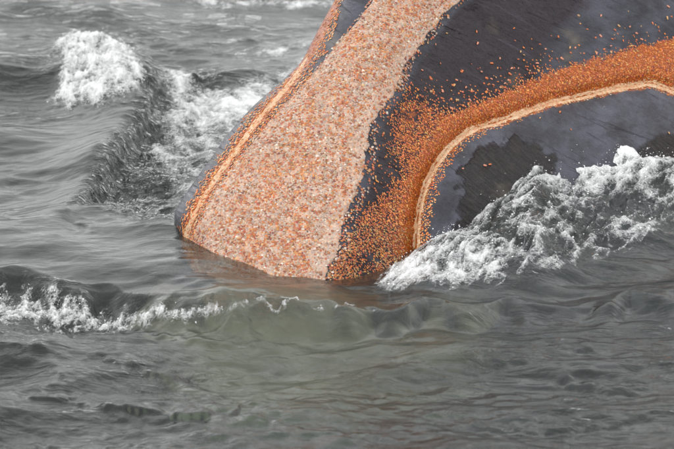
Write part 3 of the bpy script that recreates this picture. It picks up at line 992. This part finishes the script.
def f_wash(qx, qy, X, Y):
    s = sdf(qx, qy, WASH)
    hole = 0.70 * np.exp(-(((qx - 632) / 36) ** 2 + ((qy - 236) / 8) ** 2)) + 0.45 * np.exp(-(((qx - 580) / 40) ** 2 + ((qy - 252) / 9) ** 2)) \
        + 0.35 * np.exp(-(((qx - 500) / 30) ** 2 + ((qy - 268) / 9) ** 2))
    bright = 0.5 * np.exp(-(((qx - 398) / 22) ** 2 + ((qy - 290) / 9) ** 2)) + 0.35 * np.exp(-(((qx - 450) / 55) ** 2 + ((qy - 292) / 12) ** 2)) + 0.45 * np.exp(-(((qx - 580) / 80) ** 2 + ((qy - 217) / 16) ** 2))
    fl = flow_ridge(qx, qy, 30, 8, 51) - 0.45
    f2 = flow_ridge(qx, qy, 12, 4, 54) - 0.45
    return np.clip(s / 14.0, -1.5, 0.18) + 0.8 * bright - 1.0 * hole + 0.60 * fl + 0.40 * f2 + 0.45 * fbm((qx + 0.6 * qy) / 20, (qy + 0.3 * qx) / 8, 5, 251, 0.65)
foam_sheet("foam", 370, 760, 165, 320, f_wash, 0.006, "churning white wash piled against the arching lower lip", bubble=0.004, seed=6)

# a solid lump of foam riding on top of the wash
LUMP = curve_y([(599, 0.0), (601, 0.55), (606, 0.72), (614, 0.86), (622, 0.93), (630, 0.82), (638, 0.5), (643, 0.12), (645, 0.0)])
th = np.linspace(0, 2 * math.pi, 49)[:-1]
rr = np.linspace(0, 1, 15)
RR, TT = np.meshgrid(rr, th, indexing='ij')
lx_, ly_ = from_plan(621, 161 + .155 * UPX)
ux, uy = RR * np.cos(TT), RR * np.sin(TT)
hx = 621 + 23.5 * ux
hz = np.maximum(1 - RR ** 5, 0) ** 0.5 * (0.25 + 0.75 * LUMP(hx)) * 0.046 * (1 + 0.35 * fbm(ux * 2.2 + 4, uy * 2.2, 4, 301, 0.6))
V_ = np.stack([lx_ + ux * 23.5 * K * (1 + .12 * noise(ux * 2.5, uy * 2.5, 302)), ly_ - 0.03 + uy * 0.07, 0.172 + hz - 0.04 * RR ** 4], -1).reshape(-1, 3)
i_ = np.arange(15 * 48).reshape(15, 48)
F_ = np.stack([i_[:-1], np.roll(i_, -1, 1)[:-1], np.roll(i_, -1, 1)[1:], i_[1:]], -1).reshape(-1, 4)[:, ::-1]
me = mesh_from("foam_lump", V_, F_)
add_attr(me, "froth", np.ones(len(V_)) * 1.4)
link("foam_lump", me, FOAM, label="smooth bright white lump of foam resting against the lip above the wash", category="foam")

# ------------------------------------------------------------------ droplets and bubbles
def ico():
    p = (1 + 5 ** .5) / 2
    v = np.array([(-1, p, 0), (1, p, 0), (-1, -p, 0), (1, -p, 0), (0, -1, p), (0, 1, p), (0, -1, -p), (0, 1, -p), (p, 0, -1), (p, 0, 1), (-p, 0, -1), (-p, 0, 1)])
    v /= np.linalg.norm(v[0])
    f = np.array([(0, 11, 5), (0, 5, 1), (0, 1, 7), (0, 7, 10), (0, 10, 11), (1, 5, 9), (5, 11, 4), (11, 10, 2), (10, 7, 6), (7, 1, 8), (3, 9, 4), (3, 4, 2), (3, 2, 6), (3, 6, 8), (3, 8, 9), (4, 9, 5), (2, 4, 11), (6, 2, 10), (8, 6, 7), (9, 8, 1)])
    return v, f
IV, IF = ico()

def droplets(name, n, x0, x1, y0, y1, field, rmin, rmax, hop, label):
    qx = rng.uniform(x0, x1, n * 6)
    qy = rng.uniform(y0, y1, n * 6)
    X, Y = from_plan(qx, qy)
    w = field(qx, qy, X, Y)
    k = np.where(rng.uniform(0, 1, len(w)) < np.clip(w, 0, 1))[0][:n]
    X, Y = X[k], Y[k]
    r = rmin * (rmax / rmin) ** (rng.uniform(0, 1, len(k)) ** 2.2)
    Z = water_height(X, Y) + r * 0.3 + np.abs(rng.normal(0, 1, len(k))) ** 2 * hop
    sc_ = r[:, None] * rng.uniform(0.65, 1.35, (len(k), 3))
    v = IV[None] * (1 + 0.16 * rng.normal(0, 1, (len(k), 12, 1)))
    V_ = np.stack([X, Y, Z], -1)[:, None] + v * sc_[:, None]
    F_ = (IF[None] + (np.arange(len(k)) * 12)[:, None, None]).reshape(-1, 3)
    me_ = mesh_from(name, V_.reshape(-1, 3), F_)
    add_attr(me_, "froth", np.repeat(rng.choice([0.35, 0.6, 0.9, 1.0], len(k)), 12))
    return link(name, me_, DROP, kind="stuff", label=label, category="spray")

droplets("spray", 4500, -60, 375, 255, 345, lambda a, b, X, Y: f_crest(a, b, X, Y) * 0.8 - 0.1, 0.0008, 0.0032, 0.006, "sparkling spray beads along the small breaking crest")
droplets("spray", 12000, 370, 760, 165, 320, lambda a, b, X, Y: f_wash(a, b, X, Y) - 0.25, 0.0008, 0.0032, 0.006, "sparkling spray beads over the wash by the lip")
droplets("spray", 5000, 25, 190, 30, 150, lambda a, b, X, Y: f_breaker(a, b, X, Y) * 0.7 - 0.1, 0.0009, 0.0030, 0.005, "spray beads flung from the breaking foam clump")
